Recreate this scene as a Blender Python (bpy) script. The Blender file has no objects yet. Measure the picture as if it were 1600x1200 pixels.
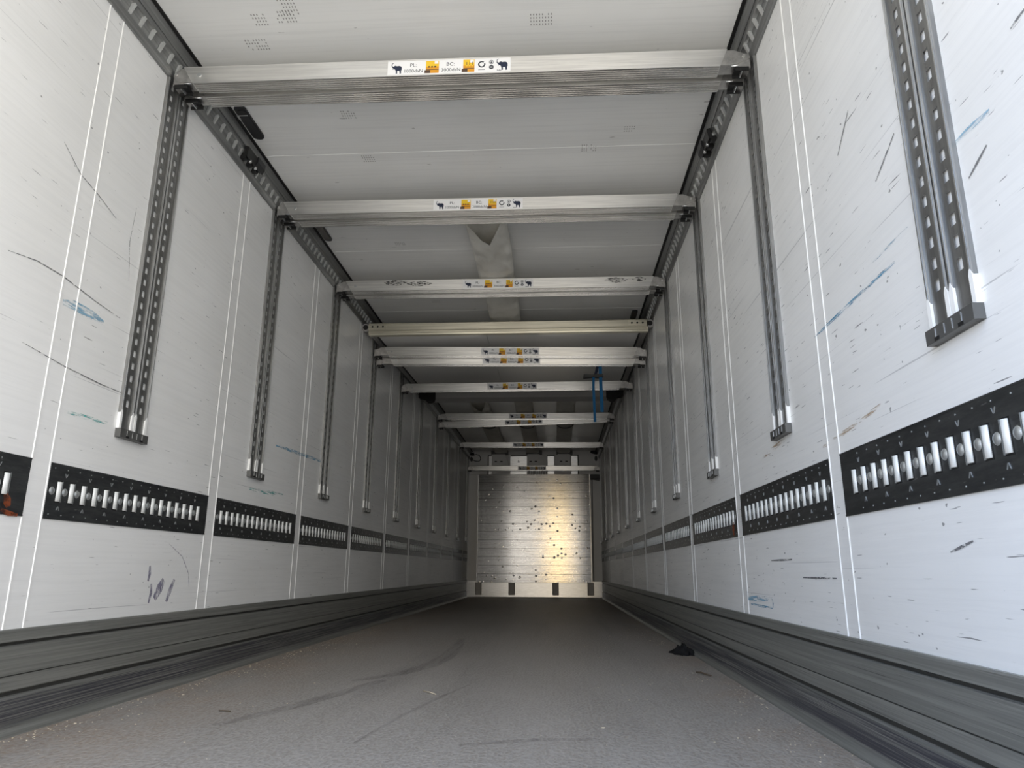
import bpy, bmesh, math, random
from mathutils import Vector, Matrix
from mathutils.geometry import tessellate_polygon

SC = bpy.context.scene
COL = SC.collection

# ------------------------------------------------------------------ camera
CX, CZ = 1.62967, 0.47993
PITCH, YAW, ROLL, FPX = 0.2544, -0.0610, -0.0047, 1118.01
def _ray(u, v):
    xx, z2 = (u - 800) / FPX, (600 - v) / FPX
    c, s = math.cos(ROLL), math.sin(ROLL); x = c * xx + s * z2; zz = -s * xx + c * z2
    c, s = math.cos(PITCH), math.sin(PITCH); y2 = c - s * zz; z = s + c * zz
    c, s = math.cos(YAW), math.sin(YAW)
    return Vector((c * x + s * y2, -s * x + c * y2, z))
fwd = _ray(800, 600)
rgt = (_ray(801, 600) - fwd).normalized()
upv = (_ray(800, 599) - fwd).normalized()
cam_data = bpy.data.cameras.new('camera')
cam_data.sensor_width = 36.0
cam_data.lens = FPX * 36.0 / 1600.0
cam_data.clip_start = 0.02
cam = bpy.data.objects.new('camera', cam_data)
COL.objects.link(cam)
M = Matrix((rgt, upv, -fwd)).transposed().to_4x4()
M.translation = Vector((CX, 0.0, CZ))
cam.matrix_world = M
SC.camera = cam

# ------------------------------------------------------------------ daylight outside the open rear door
world = bpy.data.worlds.new('daylight')
SC.world = world
world.use_nodes = True
wn, wl = world.node_tree.nodes, world.node_tree.links
wn.clear()
def wnode(t, **kw):
    n = wn.new(t)
    for k, v in kw.items(): setattr(n, k, v)
    return n
def wmath(op, a, b=None, c=None, clamp=False):
    n = wnode('ShaderNodeMath', operation=op, use_clamp=clamp)
    for i, q in enumerate((a, b, c)):
        if q is None: continue
        if isinstance(q, (int, float)): n.inputs[i].default_value = q
        else: wl.new(q, n.inputs[i])
    return n.outputs[0]
def wmix(f, a, b):
    n = wnode('ShaderNodeMix', data_type='RGBA')
    wl.new(f, n.inputs[0])
    for i, q in ((6, a), (7, b)):
        if isinstance(q, tuple): n.inputs[i].default_value = (*q, 1)
        else: wl.new(q, n.inputs[i])
    return n.outputs[2]
def wstep(x, lo, hi):
    n = wnode('ShaderNodeMapRange', interpolation_type='SMOOTHSTEP')
    wl.new(x, n.inputs[0]); n.inputs[1].default_value = lo; n.inputs[2].default_value = hi
    return n.outputs[0]
tc = wnode('ShaderNodeTexCoord')
sp = wnode('ShaderNodeSeparateXYZ'); wl.new(tc.outputs['Generated'], sp.inputs[0])
dx, dy, dz = sp.outputs
SKY_BLUE, SKY_LEFT, SKY_RIGHT, GROUND = (0.50, 0.66, 0.98), (0.38, 0.55, 0.88), (1.42, 1.34, 1.21), (0.66, 0.63, 0.58)
side = wstep(dx, -0.45, 0.30)
sky = wmix(wstep(dz, 0.12, 0.8), wmix(side, SKY_LEFT, SKY_RIGHT), SKY_BLUE)
# added unseen light zones in the low sky, warm strip for the bulkhead's reflection
back = wstep(wmath('MULTIPLY', dy, -1.0), 0.62, 0.80)
low_zone = wmath('MULTIPLY', back, wstep(dz, 0.34, 0.20))
front = wmix(wstep(dx, -0.075, -0.045), (0.62, 0.595, 0.555), (0.56, 0.53, 0.485))
front = wmix(wstep(dx, 0.12, 0.24), front, (1.05, 1.02, 0.97))
front = wmix(wstep(dx, -0.14, -0.26), front, (0.64, 0.76, 0.95))
gap = wmath('MULTIPLY', wmath('MULTIPLY', wstep(dx, -0.013, -0.007), wstep(dx, 0.018, 0.012)), wstep(dz, 0.26, 0.10))
front = wmix(gap, front, (1.55, 1.16, 0.60))
sky = wmix(low_zone, sky, front)
allc = wmix(wstep(dz, -0.06, -0.02), GROUND, sky)
bg = wnode('ShaderNodeBackground'); wl.new(allc, bg.inputs[0]); bg.inputs[1].default_value = 5.0
out = wnode('ShaderNodeOutputWorld'); wl.new(bg.outputs[0], out.inputs[0])

# sampling portal exactly in the open rear doorway (emits nothing itself)
W, L, H = 2.46, 13.43, 2.65
OPEN_X, REAR_Y = 0.0, -0.06
pl = bpy.data.lights.new('doorway_portal', 'AREA')
pl.shape = 'RECTANGLE'; pl.size = W - OPEN_X; pl.size_y = H
pl.cycles.is_portal = True
po = bpy.data.objects.new('doorway_portal', pl); COL.objects.link(po)
po.location = ((W + OPEN_X) / 2, REAR_Y, H / 2)
po.rotation_euler = (math.radians(90), 0, 0)       # faces into the trailer (+y)

SC.view_settings.view_transform = 'Standard'
SC.view_settings.look = 'None'
SC.view_settings.gamma = 1.0
SC.view_settings.use_curve_mapping = False
SC.view_settings.exposure = -0.02
SC.cycles.use_denoising = True
SC.cycles.max_bounces = 16
SC.cycles.diffuse_bounces = 12
SC.cycles.glossy_bounces = 8
SC.cycles.transparent_max_bounces = 12
SC.cycles.sample_clamp_indirect = 6.0

R = random.Random(7)
P, S0, T0, SW, HW = 1.1708, 2.1683, 2.6119, 0.042, 0.091
def ST(k): return S0 + k * P        # seams between wall panels
def TR(k): return T0 + k * P        # slotted wall tracks

# ------------------------------------------------------------------ materials
class NT:
    def __init__(s, name):
        s.m = bpy.data.materials.new(name); s.m.use_nodes = True
        s.t = s.m.node_tree; s.n = s.t.nodes; s.l = s.t.links
        s.b = s.n['Principled BSDF']
        s.pos = s.n.new('ShaderNodeNewGeometry').outputs['Position']
    def put(s, sock, v):
        if isinstance(v, (int, float)): sock.default_value = v
        elif isinstance(v, tuple): sock.default_value = (*v, 1) if len(v) == 3 and len(sock.default_value) == 4 else v
        else: s.l.new(v, sock)
    def vec(s, scale, src=None, rot=(0, 0, 0), loc=(0, 0, 0)):
        n = s.n.new('ShaderNodeMapping'); s.l.new(src or s.pos, n.inputs[0])
        n.inputs['Scale'].default_value = scale; n.inputs['Rotation'].default_value = rot; n.inputs['Location'].default_value = loc
        return n.outputs[0]
    def noise(s, scale, detail=3, rough=0.55, src=None, loc=(0, 0, 0), rot=(0, 0, 0)):
        n = s.n.new('ShaderNodeTexNoise'); s.l.new(s.vec(scale, src, rot, loc), n.inputs['Vector'])
        n.inputs['Scale'].default_value = 1; n.inputs['Detail'].default_value = detail; n.inputs['Roughness'].default_value = rough
        return n.outputs[0]
    def step(s, x, lo, hi, a=0.0, b=1.0):
        n = s.n.new('ShaderNodeMapRange'); n.interpolation_type = 'SMOOTHSTEP'
        s.l.new(x, n.inputs[0]); n.inputs[1].default_value = lo; n.inputs[2].default_value = hi
        n.inputs[3].default_value = a; n.inputs[4].default_value = b
        return n.outputs[0]
    def math(s, op, a, b=0.0, clamp=False):
        n = s.n.new('ShaderNodeMath'); n.operation = op; n.use_clamp = clamp
        s.put(n.inputs[0], a); s.put(n.inputs[1], b); return n.outputs[0]
    def mix(s, f, a, b):
        n = s.n.new('ShaderNodeMix'); n.data_type = 'RGBA'
        s.put(n.inputs[0], f); s.put(n.inputs[6], a); s.put(n.inputs[7], b); return n.outputs[2]
    def xyz(s):
        n = s.n.new('ShaderNodeSeparateXYZ'); s.l.new(s.pos, n.inputs[0]); return n.outputs
    def bump(s, h, strength=0.2, dist=0.002):
        n = s.n.new('ShaderNodeBump'); n.inputs['Strength'].default_value = strength; n.inputs['Distance'].default_value = dist
        s.l.new(h, n.inputs['Height']); s.l.new(n.outputs[0], s.b.inputs['Normal'])
    def aniso(s, axis, amt=0.9):
        n = s.n.new('ShaderNodeCombineXYZ')
        for i in range(3): n.inputs[i].default_value = axis[i]
        s.l.new(n.outputs[0], s.b.inputs['Tangent']); s.b.inputs['Anisotropic'].default_value = amt
    def fin(s, col, rough=0.5, metal=0.0, spec=0.5):
        s.put(s.b.inputs['Base Color'], col); s.put(s.b.inputs['Roughness'], rough); s.put(s.b.inputs['Metallic'], metal)
        s.b.inputs['Specular IOR Level'].default_value = spec
        return s.m

def m_wall():
    k = NT('white_scuffed_panel')
    blot = k.step(k.noise((1.1, 1.1, 2.2), 3), 0.3, 0.7)
    c = k.mix(blot, (0.80, 0.80, 0.785), (0.86, 0.86, 0.85))
    streak = k.step(k.noise((1, 1.6, 70), 5, 0.7), 0.42, 0.62)
    c = k.mix(k.math('MULTIPLY', streak, 0.07), c, (0.42, 0.42, 0.43))
    fine = k.step(k.noise((1, 4.0, 210), 4, 0.7, rot=(0.05, 0, 0)), 0.62, 0.74)
    area = k.step(k.noise((1, 2.2, 3.0), 2, loc=(3, 1, 2)), 0.42, 0.66)
    c = k.mix(k.math('MULTIPLY', k.math('MULTIPLY', fine, area), 0.32), c, (0.22, 0.22, 0.23))
    dash = k.step(k.noise((1, 9, 150), 1.5, 0.5, loc=(5, 3, 1), rot=(-0.08, 0, 0)), 0.722, 0.76)
    c = k.mix(k.math('MULTIPLY', dash, 0.75), c, (0.07, 0.07, 0.08))
    long_ = k.step(k.noise((1, 0.7, 130), 2, 0.5, loc=(0, 7, 4), rot=(0.12, 0, 0)), 0.70, 0.725)
    c = k.mix(k.math('MULTIPLY', long_, 0.4), c, (0.15, 0.15, 0.17))
    speck = k.step(k.noise((1, 40, 60), 1, 0.4, loc=(9, 2, 6)), 0.775, 0.80)
    c = k.mix(k.math('MULTIPLY', speck, 0.7), c, (0.08, 0.08, 0.08))
    k.bump(k.noise((1, 3, 130), 4, 0.7), 0.12, 0.0012)
    return k.fin(c, k.step(streak, 0, 1, 0.33, 0.45), 0.0, 0.5)
def m_ceiling():
    k = NT('grey_white_roof_panel')
    c = k.mix(k.step(k.noise((1.3, 1.3, 1), 3), 0.3, 0.7), (0.79, 0.79, 0.77), (0.85, 0.85, 0.835))
    st = k.step(k.noise((1.2, 60, 1), 4, 0.65), 0.45, 0.65)
    c = k.mix(k.math('MULTIPLY', st, 0.10), c, (0.4, 0.4, 0.4))
    sp_ = k.step(k.noise((13, 30, 1), 2, 0.5, loc=(2, 2, 0)), 0.74, 0.78)
    c = k.mix(k.math('MULTIPLY', sp_, 0.5), c, (0.25, 0.24, 0.23))
    k.bump(k.noise((2, 90, 1), 3, 0.6), 0.15, 0.0012)
    return k.fin(c, 0.36, 0.0, 0.5)
def m_floor():
    k = NT('dusty_antislip_floor')
    X = k.xyz()
    b1 = k.step(k.noise((2.2, 0.5, 1), 4, 0.6), 0.3, 0.72)
    c = k.mix(b1, (0.25, 0.228, 0.198), (0.318, 0.292, 0.262))
    lines = k.step(k.noise((95, 1.1, 1), 4, 0.7), 0.38, 0.66)
    c = k.mix(k.math('MULTIPLY', lines, 0.30), c, (0.37, 0.355, 0.34))
    dark = k.step(k.noise((5, 0.35, 1), 3, 0.6, loc=(4, 2, 0)), 0.55, 0.75)
    c = k.mix(k.math('MULTIPLY', dark, 0.4), c, (0.13, 0.12, 0.112))
    edge = k.math('MULTIPLY', k.step(X[0], 0.05, 0.75, 1.0, 0.0), k.step(k.noise((3, 2, 1), 4, 0.65, loc=(1, 1, 0)), 0.25, 0.7))
    edge2 = k.math('MULTIPLY', k.step(X[0], 2.0, 2.42, 0.0, 0.8), k.step(k.noise((3, 2, 1), 4, 0.65, loc=(8, 1, 0)), 0.3, 0.75))
    c = k.mix(k.math('MULTIPLY', k.math('MAXIMUM', edge, edge2), 0.75), c, (0.29, 0.195, 0.12))
    dust = k.step(k.noise((260, 200, 1), 2, 0.6), 0.63, 0.74)
    c = k.mix(k.math('MULTIPLY', dust, 0.35), c, (0.42, 0.40, 0.37))
    v = k.n.new('ShaderNodeTexVoronoi'); v.feature = 'F1'; v.inputs['Scale'].default_value = 1
    k.l.new(k.vec((95, 60, 1), rot=(0, 0, 0.785)), v.inputs['Vector'])
    c = k.mix(k.step(v.outputs['Distance'], 0.25, 0.6, 0.0, 0.4), c, (0.42, 0.40, 0.38))
    k.bump(v.outputs['Distance'], 0.8, 0.003)
    return k.fin(c, 0.5, 0.0, 0.4)
def m_skirt():
    k = NT('scraped_aluminium_skirting')
    X = k.xyz()
    st = k.step(k.noise((1, 1.1, 110), 5, 0.7), 0.38, 0.66)
    c = k.mix(st, (0.25, 0.255, 0.235), (0.35, 0.35, 0.325))
    low = k.math('MULTIPLY', k.step(X[2], 0.100, 0.112, 1.0, 0.0), k.step(X[2], 0.02, 0.04))
    sc = k.step(k.noise((1, 0.9, 190), 4, 0.75, loc=(2, 5, 1)), 0.38, 0.58)
    c = k.mix(k.math('MULTIPLY', low, sc), c, (0.075, 0.075, 0.092))
    dk = k.step(k.noise((1, 0.6, 160), 3, 0.6, loc=(7, 1, 3)), 0.62, 0.7)
    c = k.mix(k.math('MULTIPLY', dk, 0.6), c, (0.05, 0.05, 0.05))
    lt = k.step(k.noise((1, 1.4, 150), 3, 0.6, loc=(1, 8, 5)), 0.68, 0.73)
    c = k.mix(k.math('MULTIPLY', lt, 0.45), c, (0.55, 0.54, 0.5))
    for zg, wd in ((0.2605, 0.0042), (0.1185, 0.0055), (0.170, 0.0016)):
        g = k.step(k.math('ABSOLUTE', k.math('SUBTRACT', X[2], zg)), wd * 1.25, wd * 0.8)
        c = k.mix(k.math('MULTIPLY', g, 0.88), c, (0.03, 0.03, 0.028))
    fs = k.step(k.noise((1, 2.2, 330), 3, 0.7, loc=(5, 2, 8)), 0.62, 0.70)
    c = k.mix(k.math('MULTIPLY', fs, 0.55), c, (0.06, 0.06, 0.06))
    k.bump(k.noise((1, 1, 220), 4, 0.7), 0.12, 0.0012)
    return k.fin(c, 0.46, 0.55, 0.5)
def m_brushed(name, a, b, scale, rough=0.34, metal=1.0, bs=0.2, an=None):
    k = NT(name)
    if an: k.aniso(an)
    src = k.n.new('ShaderNodeTexCoord').outputs['Object']
    st = k.step(k.noise(scale, 4, 0.65, src=src), 0.35, 0.68)
    c = k.mix(st, a, b)
    k.bump(k.noise(scale, 4, 0.7, src=src, loc=(3, 3, 3)), bs, 0.001)
    return k.fin(c, rough, metal)
def m_plain(name, c, rough=0.5, metal=0.0, spec=0.5, emit=None):
    k = NT(name); return k.fin(c, rough, metal, spec)
def m_bulkhead():
    k = NT('dented_aluminium_planks')
    st = k.step(k.noise((2.2, 1, 55), 5, 0.75), 0.36, 0.66)
    c = k.mix(st, (0.30, 0.292, 0.28), (0.39, 0.382, 0.37))
    sc = k.step(k.noise((9, 1, 34), 4, 0.7, loc=(4, 0, 2)), 0.60, 0.70)
    c = k.mix(k.math('MULTIPLY', sc, 0.6), c, (0.14, 0.105, 0.08))
    bl = k.step(k.noise((24, 1, 24), 2, 0.5, loc=(1, 0, 5)), 0.71, 0.78)
    c = k.mix(k.math('MULTIPLY', bl, 0.5), c, (0.09, 0.07, 0.06))
    fl = k.step(k.noise((70, 1, 60), 2, 0.6, loc=(3, 0, 7)), 0.60, 0.70)
    c = k.mix(k.math('MULTIPLY', fl, 0.55), c, (0.66, 0.64, 0.60))
    fd = k.step(k.noise((50, 1, 70), 2, 0.6, loc=(8, 0, 3)), 0.62, 0.72)
    c = k.mix(k.math('MULTIPLY', fd, 0.5), c, (0.16, 0.14, 0.12))
    n1 = k.noise((1.0, 1, 70), 3, 0.6)
    v = k.n.new('ShaderNodeTexVoronoi'); v.inputs['Scale'].default_value = 1; k.l.new(k.vec((15, 0.01, 17)), v.inputs['Vector'])
    rnd = k.n.new('ShaderNodeSeparateColor'); k.l.new(v.outputs['Color'], rnd.inputs[0])
    X = k.xyz()
    rows = k.math('MAXIMUM', k.math('MULTIPLY', k.step(X[2], 1.12, 1.2), k.step(X[2], 1.42, 1.34)), k.step(X[2], 0.46, 0.38))
    on = k.step(k.math('ADD', rnd.outputs[0], k.math('MULTIPLY', rows, 0.32)), 0.86, 0.90)
    dent = k.math('MULTIPLY', on, k.step(v.outputs['Distance'], 0.34, 0.05))
    h = k.math('ADD', k.math('MULTIPLY', n1, 0.07), k.math('MULTIPLY', dent, 0.55))
    k.bump(h, 0.42, 0.012)
    k.aniso((0, 0, 1), 1.0)
    return k.fin(c, 0.13, 0.92)
def m_scuff(name, c, dens=(0.42, 0.6), scale=(1, 12, 90), alpha=0.8):
    k = NT(name)
    a = k.step(k.noise(scale, 4, 0.7), dens[0], dens[1], 0.0, alpha)
    k.put(k.b.inputs['Alpha'], a)
    return k.fin(c, 0.5, 0.0, 0.4)
def m_rusty():
    k = NT('galvanised_dark_steel')
    src = k.n.new('ShaderNodeTexCoord').outputs['Object']
    st = k.step(k.noise((1, 5, 30), 4, 0.7, src=src), 0.35, 0.7)
    c = k.mix(st, (0.085, 0.09, 0.093), (0.145, 0.15, 0.152))
    sc = k.step(k.noise((1, 14, 60), 3, 0.6, src=src, loc=(4, 1, 2)), 0.66, 0.72)
    c = k.mix(k.math('MULTIPLY', sc, 0.5), c, (0.4, 0.4, 0.4))
    k.bump(k.noise((1, 8, 60), 3, 0.6, src=src), 0.15, 0.001)
    return k.fin(c, 0.36, 0.85)
def m_fabric():
    k = NT('pale_duct_fabric')
    c = k.mix(k.step(k.noise((9, 5, 9), 3), 0.3, 0.7), (0.68, 0.66, 0.60), (0.78, 0.765, 0.71))
    k.bump(k.noise((14, 9, 14), 4, 0.6, rot=(0, 0, 0.5)), 0.5, 0.012)
    return k.fin(c, 0.55, 0.0, 0.35)

MAT = dict(
    wall=m_wall(), bead=m_plain('white_seam_bead', (0.88, 0.88, 0.86), 0.4), ceil=m_ceiling(), floor=m_floor(), skirt=m_skirt(),
    alu=m_brushed('brushed_aluminium_beam', (0.70, 0.69, 0.67), (0.86, 0.85, 0.82), (2.5, 60, 90), 0.30, an=(0, 0, 1)),
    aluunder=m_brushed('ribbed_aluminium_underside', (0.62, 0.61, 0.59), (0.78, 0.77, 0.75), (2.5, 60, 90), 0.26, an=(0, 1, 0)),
    aluend=m_brushed('cast_aluminium_head', (0.42, 0.41, 0.40), (0.60, 0.59, 0.57), (22, 22, 22), 0.46),
    track=m_brushed('zinc_wall_track', (0.24, 0.24, 0.235), (0.35, 0.35, 0.34), (40, 60, 4), 0.42, 0.9),
    lip=m_brushed('bright_zinc_and_highlight', (0.62, 0.63, 0.63), (0.8, 0.81, 0.81), (30, 30, 4), 0.32, 0.9),
    trackend=m_plain('dull_track_end', (0.13, 0.13, 0.125), 0.45, 0.5),
    etrack=m_rusty(), slotbar=m_plain('bright_zinc_slot_fold', (0.93, 0.95, 0.93), 0.3, 0.2),
    dimple=m_plain('zinc_dimple', (0.5, 0.52, 0.52), 0.38, 0.8),
    rail=m_brushed('dull_aluminium_rail', (0.23, 0.235, 0.235), (0.36, 0.365, 0.36), (60, 1.2, 60), 0.42, 0.85),
    tooth=m_plain('bright_rail_tooth', (0.62, 0.63, 0.62), 0.36, 0.6), railslot=m_plain('rail_slot_recess', (0.2, 0.2, 0.195), 0.5, 0.6),
    rubber=m_plain('black_rubber', (0.012, 0.012, 0.012), 0.6, 0, 0.3), black=m_plain('black_plastic', (0.015, 0.015, 0.017), 0.4, 0, 0.4),
    darkmetal=m_plain('dark_oiled_steel', (0.035, 0.035, 0.035), 0.45, 0.6),
    white=m_plain('white_sticker', (0.88, 0.88, 0.88), 0.4), navy=m_plain('navy_print', (0.012, 0.02, 0.05), 0.5), grey=m_plain('grey_print', (0.05, 0.055, 0.065), 0.5),
    yellow=m_plain('yellow_print', (0.86, 0.55, 0.03), 0.45), orange=m_plain('orange_print', (0.72, 0.32, 0.02), 0.45), brown=m_plain('brown_print', (0.09, 0.05, 0.03), 0.5),
    gold=m_brushed('champagne_aluminium_profile', (0.56, 0.53, 0.43), (0.72, 0.68, 0.56), (2.5, 80, 80), 0.34, 0.75, an=(0, 0, 1)),
    panel=m_plain('grey_divider_panel', (0.68, 0.67, 0.65), 0.3), fabric=m_fabric(), fabric_in=m_plain('shaded_fabric_inner', (0.40, 0.36, 0.30), 0.7),
    front=m_plain('grey_front_wall', (0.72, 0.72, 0.71), 0.4), kick=m_brushed('pale_front_kick_plate', (0.80, 0.80, 0.80), (0.90, 0.90, 0.90), (9, 9, 60), 0.28, 0.75, an=(0, 0, 1)),
    planks=m_bulkhead(), bracket=m_plain('dull_steel_bracket', (0.34, 0.33, 0.32), 0.5, 0.3),
    unit=m_plain('grey_unit_housing', (0.74, 0.73, 0.72), 0.35), unitdark=m_plain('charcoal_outlet', (0.13, 0.13, 0.13), 0.5), unitlight=m_plain('pale_unit_plate', (0.85, 0.84, 0.82), 0.35),
    blue=m_plain('blue_webbing', (0.006, 0.095, 0.23), 0.7, 0, 0.3), navyweb=m_plain('dark_webbing_back', (0.02, 0.025, 0.05), 0.7, 0, 0.3),
    rag=m_plain('black_rag', (0.012, 0.012, 0.013), 0.75, 0, 0.25), twig=m_plain('dry_twig', (0.10, 0.075, 0.05), 0.8), straw=m_plain('pale_splinter', (0.55, 0.48, 0.36), 0.7),
    lens=m_plain('smoked_lens', (0.10, 0.09, 0.08), 0.25), door=m_plain('white_door_panel', (0.78, 0.78, 0.77), 0.45),
)

# ------------------------------------------------------------------ mesh helpers
class MB:
    def __init__(s): s.v, s.f, s.mi, s.sm = [], [], [], []
    def face(s, pts, m=0, smooth=False):
        i = len(s.v); s.v += [tuple(p) for p in pts]; s.f.append(tuple(range(i, i + len(pts)))); s.mi.append(m); s.sm.append(smooth)
    def box(s, a, b, m=0):
        (x0, y0, z0), (x1, y1, z1) = a, b
        p = [(x0, y0, z0), (x1, y0, z0), (x1, y1, z0), (x0, y1, z0), (x0, y0, z1), (x1, y0, z1), (x1, y1, z1), (x0, y1, z1)]
        s.hexa(p, m)
    def hexa(s, p, m=0):
        i = len(s.v); s.v += [tuple(q) for q in p]
        for q in ((0, 3, 2, 1), (4, 5, 6, 7), (0, 1, 5, 4), (1, 2, 6, 5), (2, 3, 7, 6), (3, 0, 4, 7)):
            s.f.append(tuple(i + j for j in q)); s.mi.append(m); s.sm.append(False)
    def prism(s, poly, fn, a, b, m=0, caps=True, smooth=False, ends=None):
        """poly: list of 2D points, fn(p, q, t) -> xyz, swept from t=a to t=b."""
        n = len(poly); i = len(s.v)
        s.v += [tuple(fn(p[0], p[1], a)) for p in poly] + [tuple(fn(p[0], p[1], b)) for p in poly]
        for j in range(n):
            k = (j + 1) % n
            s.f.append((i + j, i + k, i + n + k, i + n + j)); s.mi.append(m); s.sm.append(smooth)
        if caps:
            tris = tessellate_polygon([[Vector((p[0], p[1], 0)) for p in poly]])
            for t in tris:
                s.f.append(tuple(i + q for q in t)); s.mi.append(m); s.sm.append(False)
                s.f.append(tuple(i + n + q for q in reversed(t))); s.mi.append(m); s.sm.append(False)
    def poly(s, pts2, fn, m=0):
        i = len(s.v); s.v += [tuple(fn(p[0], p[1])) for p in pts2]
        for t in tessellate_polygon([[Vector((p[0], p[1], 0)) for p in pts2]]):
            s.f.append(tuple(i + q for q in t)); s.mi.append(m); s.sm.append(False)
    def cyl(s, a, b, r, n=14, m=0, r2=None):
        a, b = Vector(a), Vector(b); d = (b - a).normalized()
        u = d.orthogonal().normalized(); w = d.cross(u); r2 = r if r2 is None else r2
        i = len(s.v)
        for c, q in ((a, r), (b, r2)):
            for j in range(n):
                t = 2 * math.pi * j / n; s.v.append(tuple(c + (u * math.cos(t) + w * math.sin(t)) * q))
        for j in range(n):
            k = (j + 1) % n; s.f.append((i + j, i + k, i + n + k, i + n + j)); s.mi.append(m); s.sm.append(True)
        s.f.append(tuple(i + j for j in reversed(range(n)))); s.mi.append(m); s.sm.append(False)
        s.f.append(tuple(i + n + j for j in range(n))); s.mi.append(m); s.sm.append(False)
    def tube(s, pts, r, n=8, m=0):
        P_ = [Vector(p) for p in pts]; i = len(s.v); u = None
        for k, p in enumerate(P_):
            d = (P_[min(k + 1, len(P_) - 1)] - P_[max(k - 1, 0)]).normalized()
            u = d.orthogonal().normalized() if u is None else (u - d * u.dot(d)).normalized()
            w = d.cross(u); rr = r[k] if isinstance(r, (list, tuple)) else r
            for j in range(n):
                t = 2 * math.pi * j / n; s.v.append(tuple(p + (u * math.cos(t) + w * math.sin(t)) * rr))
        for k in range(len(P_) - 1):
            for j in range(n):
                q = (j + 1) % n
                s.f.append((i + k * n + j, i + k * n + q, i + (k + 1) * n + q, i + (k + 1) * n + j)); s.mi.append(m); s.sm.append(True)
        s.f.append(tuple(i + j for j in reversed(range(n)))); s.mi.append(m); s.sm.append(False)
        e = i + (len(P_) - 1) * n
        s.f.append(tuple(e + j for j in range(n))); s.mi.append(m); s.sm.append(False)
    def build(s, name, mats, parent=None, fix=True):
        me = bpy.data.meshes.new(name)
        me.from_pydata(s.v, [], s.f)
        for m in (mats if isinstance(mats, (list, tuple)) else [mats]): me.materials.append(MAT[m] if isinstance(m, str) else m)
        me.polygons.foreach_set('material_index', s.mi)
        me.polygons.foreach_set('use_smooth', s.sm)
        me.update()
        if fix:
            bm = bmesh.new(); bm.from_mesh(me); bmesh.ops.recalc_face_normals(bm, faces=bm.faces[:]); bm.to_mesh(me); bm.free()
        o = bpy.data.objects.new(name, me); COL.objects.link(o)
        if parent: o.parent = parent
        return o
def thing(name, label, cat, loc=(0, 0, 0), rot=(0, 0, 0), group=None):
    o = bpy.data.objects.new(name, None); COL.objects.link(o); o.empty_display_size = 0.1
    o.location = loc; o.rotation_euler = rot
    return tag(o, label, cat, group)
def tag(o, label, cat, group=None):
    o['label'] = label; o['category'] = cat
    if group: o['group'] = group
    return o
def struct(o, label=None, cat='trailer structure'):
    o['kind'] = 'structure'
    if label: o['label'] = label; o['category'] = cat
    return o
def dup(root, loc, label, group=None, rot=None):
    r = root.copy(); COL.objects.link(r); r.location = loc; r['label'] = label
    if rot: r.rotation_euler = rot
    if group: r['group'] = group
    for ch in list(root.children):
        c = ch.copy(); COL.objects.link(c); c.parent = r
        for g in list(ch.children):
            d = g.copy(); COL.objects.link(d); d.parent = c
    return r
def text_polys(txt, size, fn, mb, m):
    cu = bpy.data.curves.new('t', 'FONT'); cu.body = txt; cu.size = size; cu.resolution_u = 3
    cu.align_x = 'CENTER'
    o = bpy.data.objects.new('t', cu); COL.objects.link(o)
    dg = bpy.context.evaluated_depsgraph_get(); me = o.evaluated_get(dg).to_mesh()
    i = len(mb.v)
    mb.v += [tuple(fn(v.co.x, v.co.y)) for v in me.vertices]
    for p in me.polygons:
        mb.f.append(tuple(i + q for q in p.vertices)); mb.mi.append(m); mb.sm.append(False)
    bpy.data.objects.remove(o); bpy.data.curves.remove(cu)

ORD = ['first', 'second', 'third', 'fourth', 'fifth', 'sixth', 'seventh', 'eighth', 'ninth', 'tenth', 'eleventh', 'twelfth']

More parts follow.
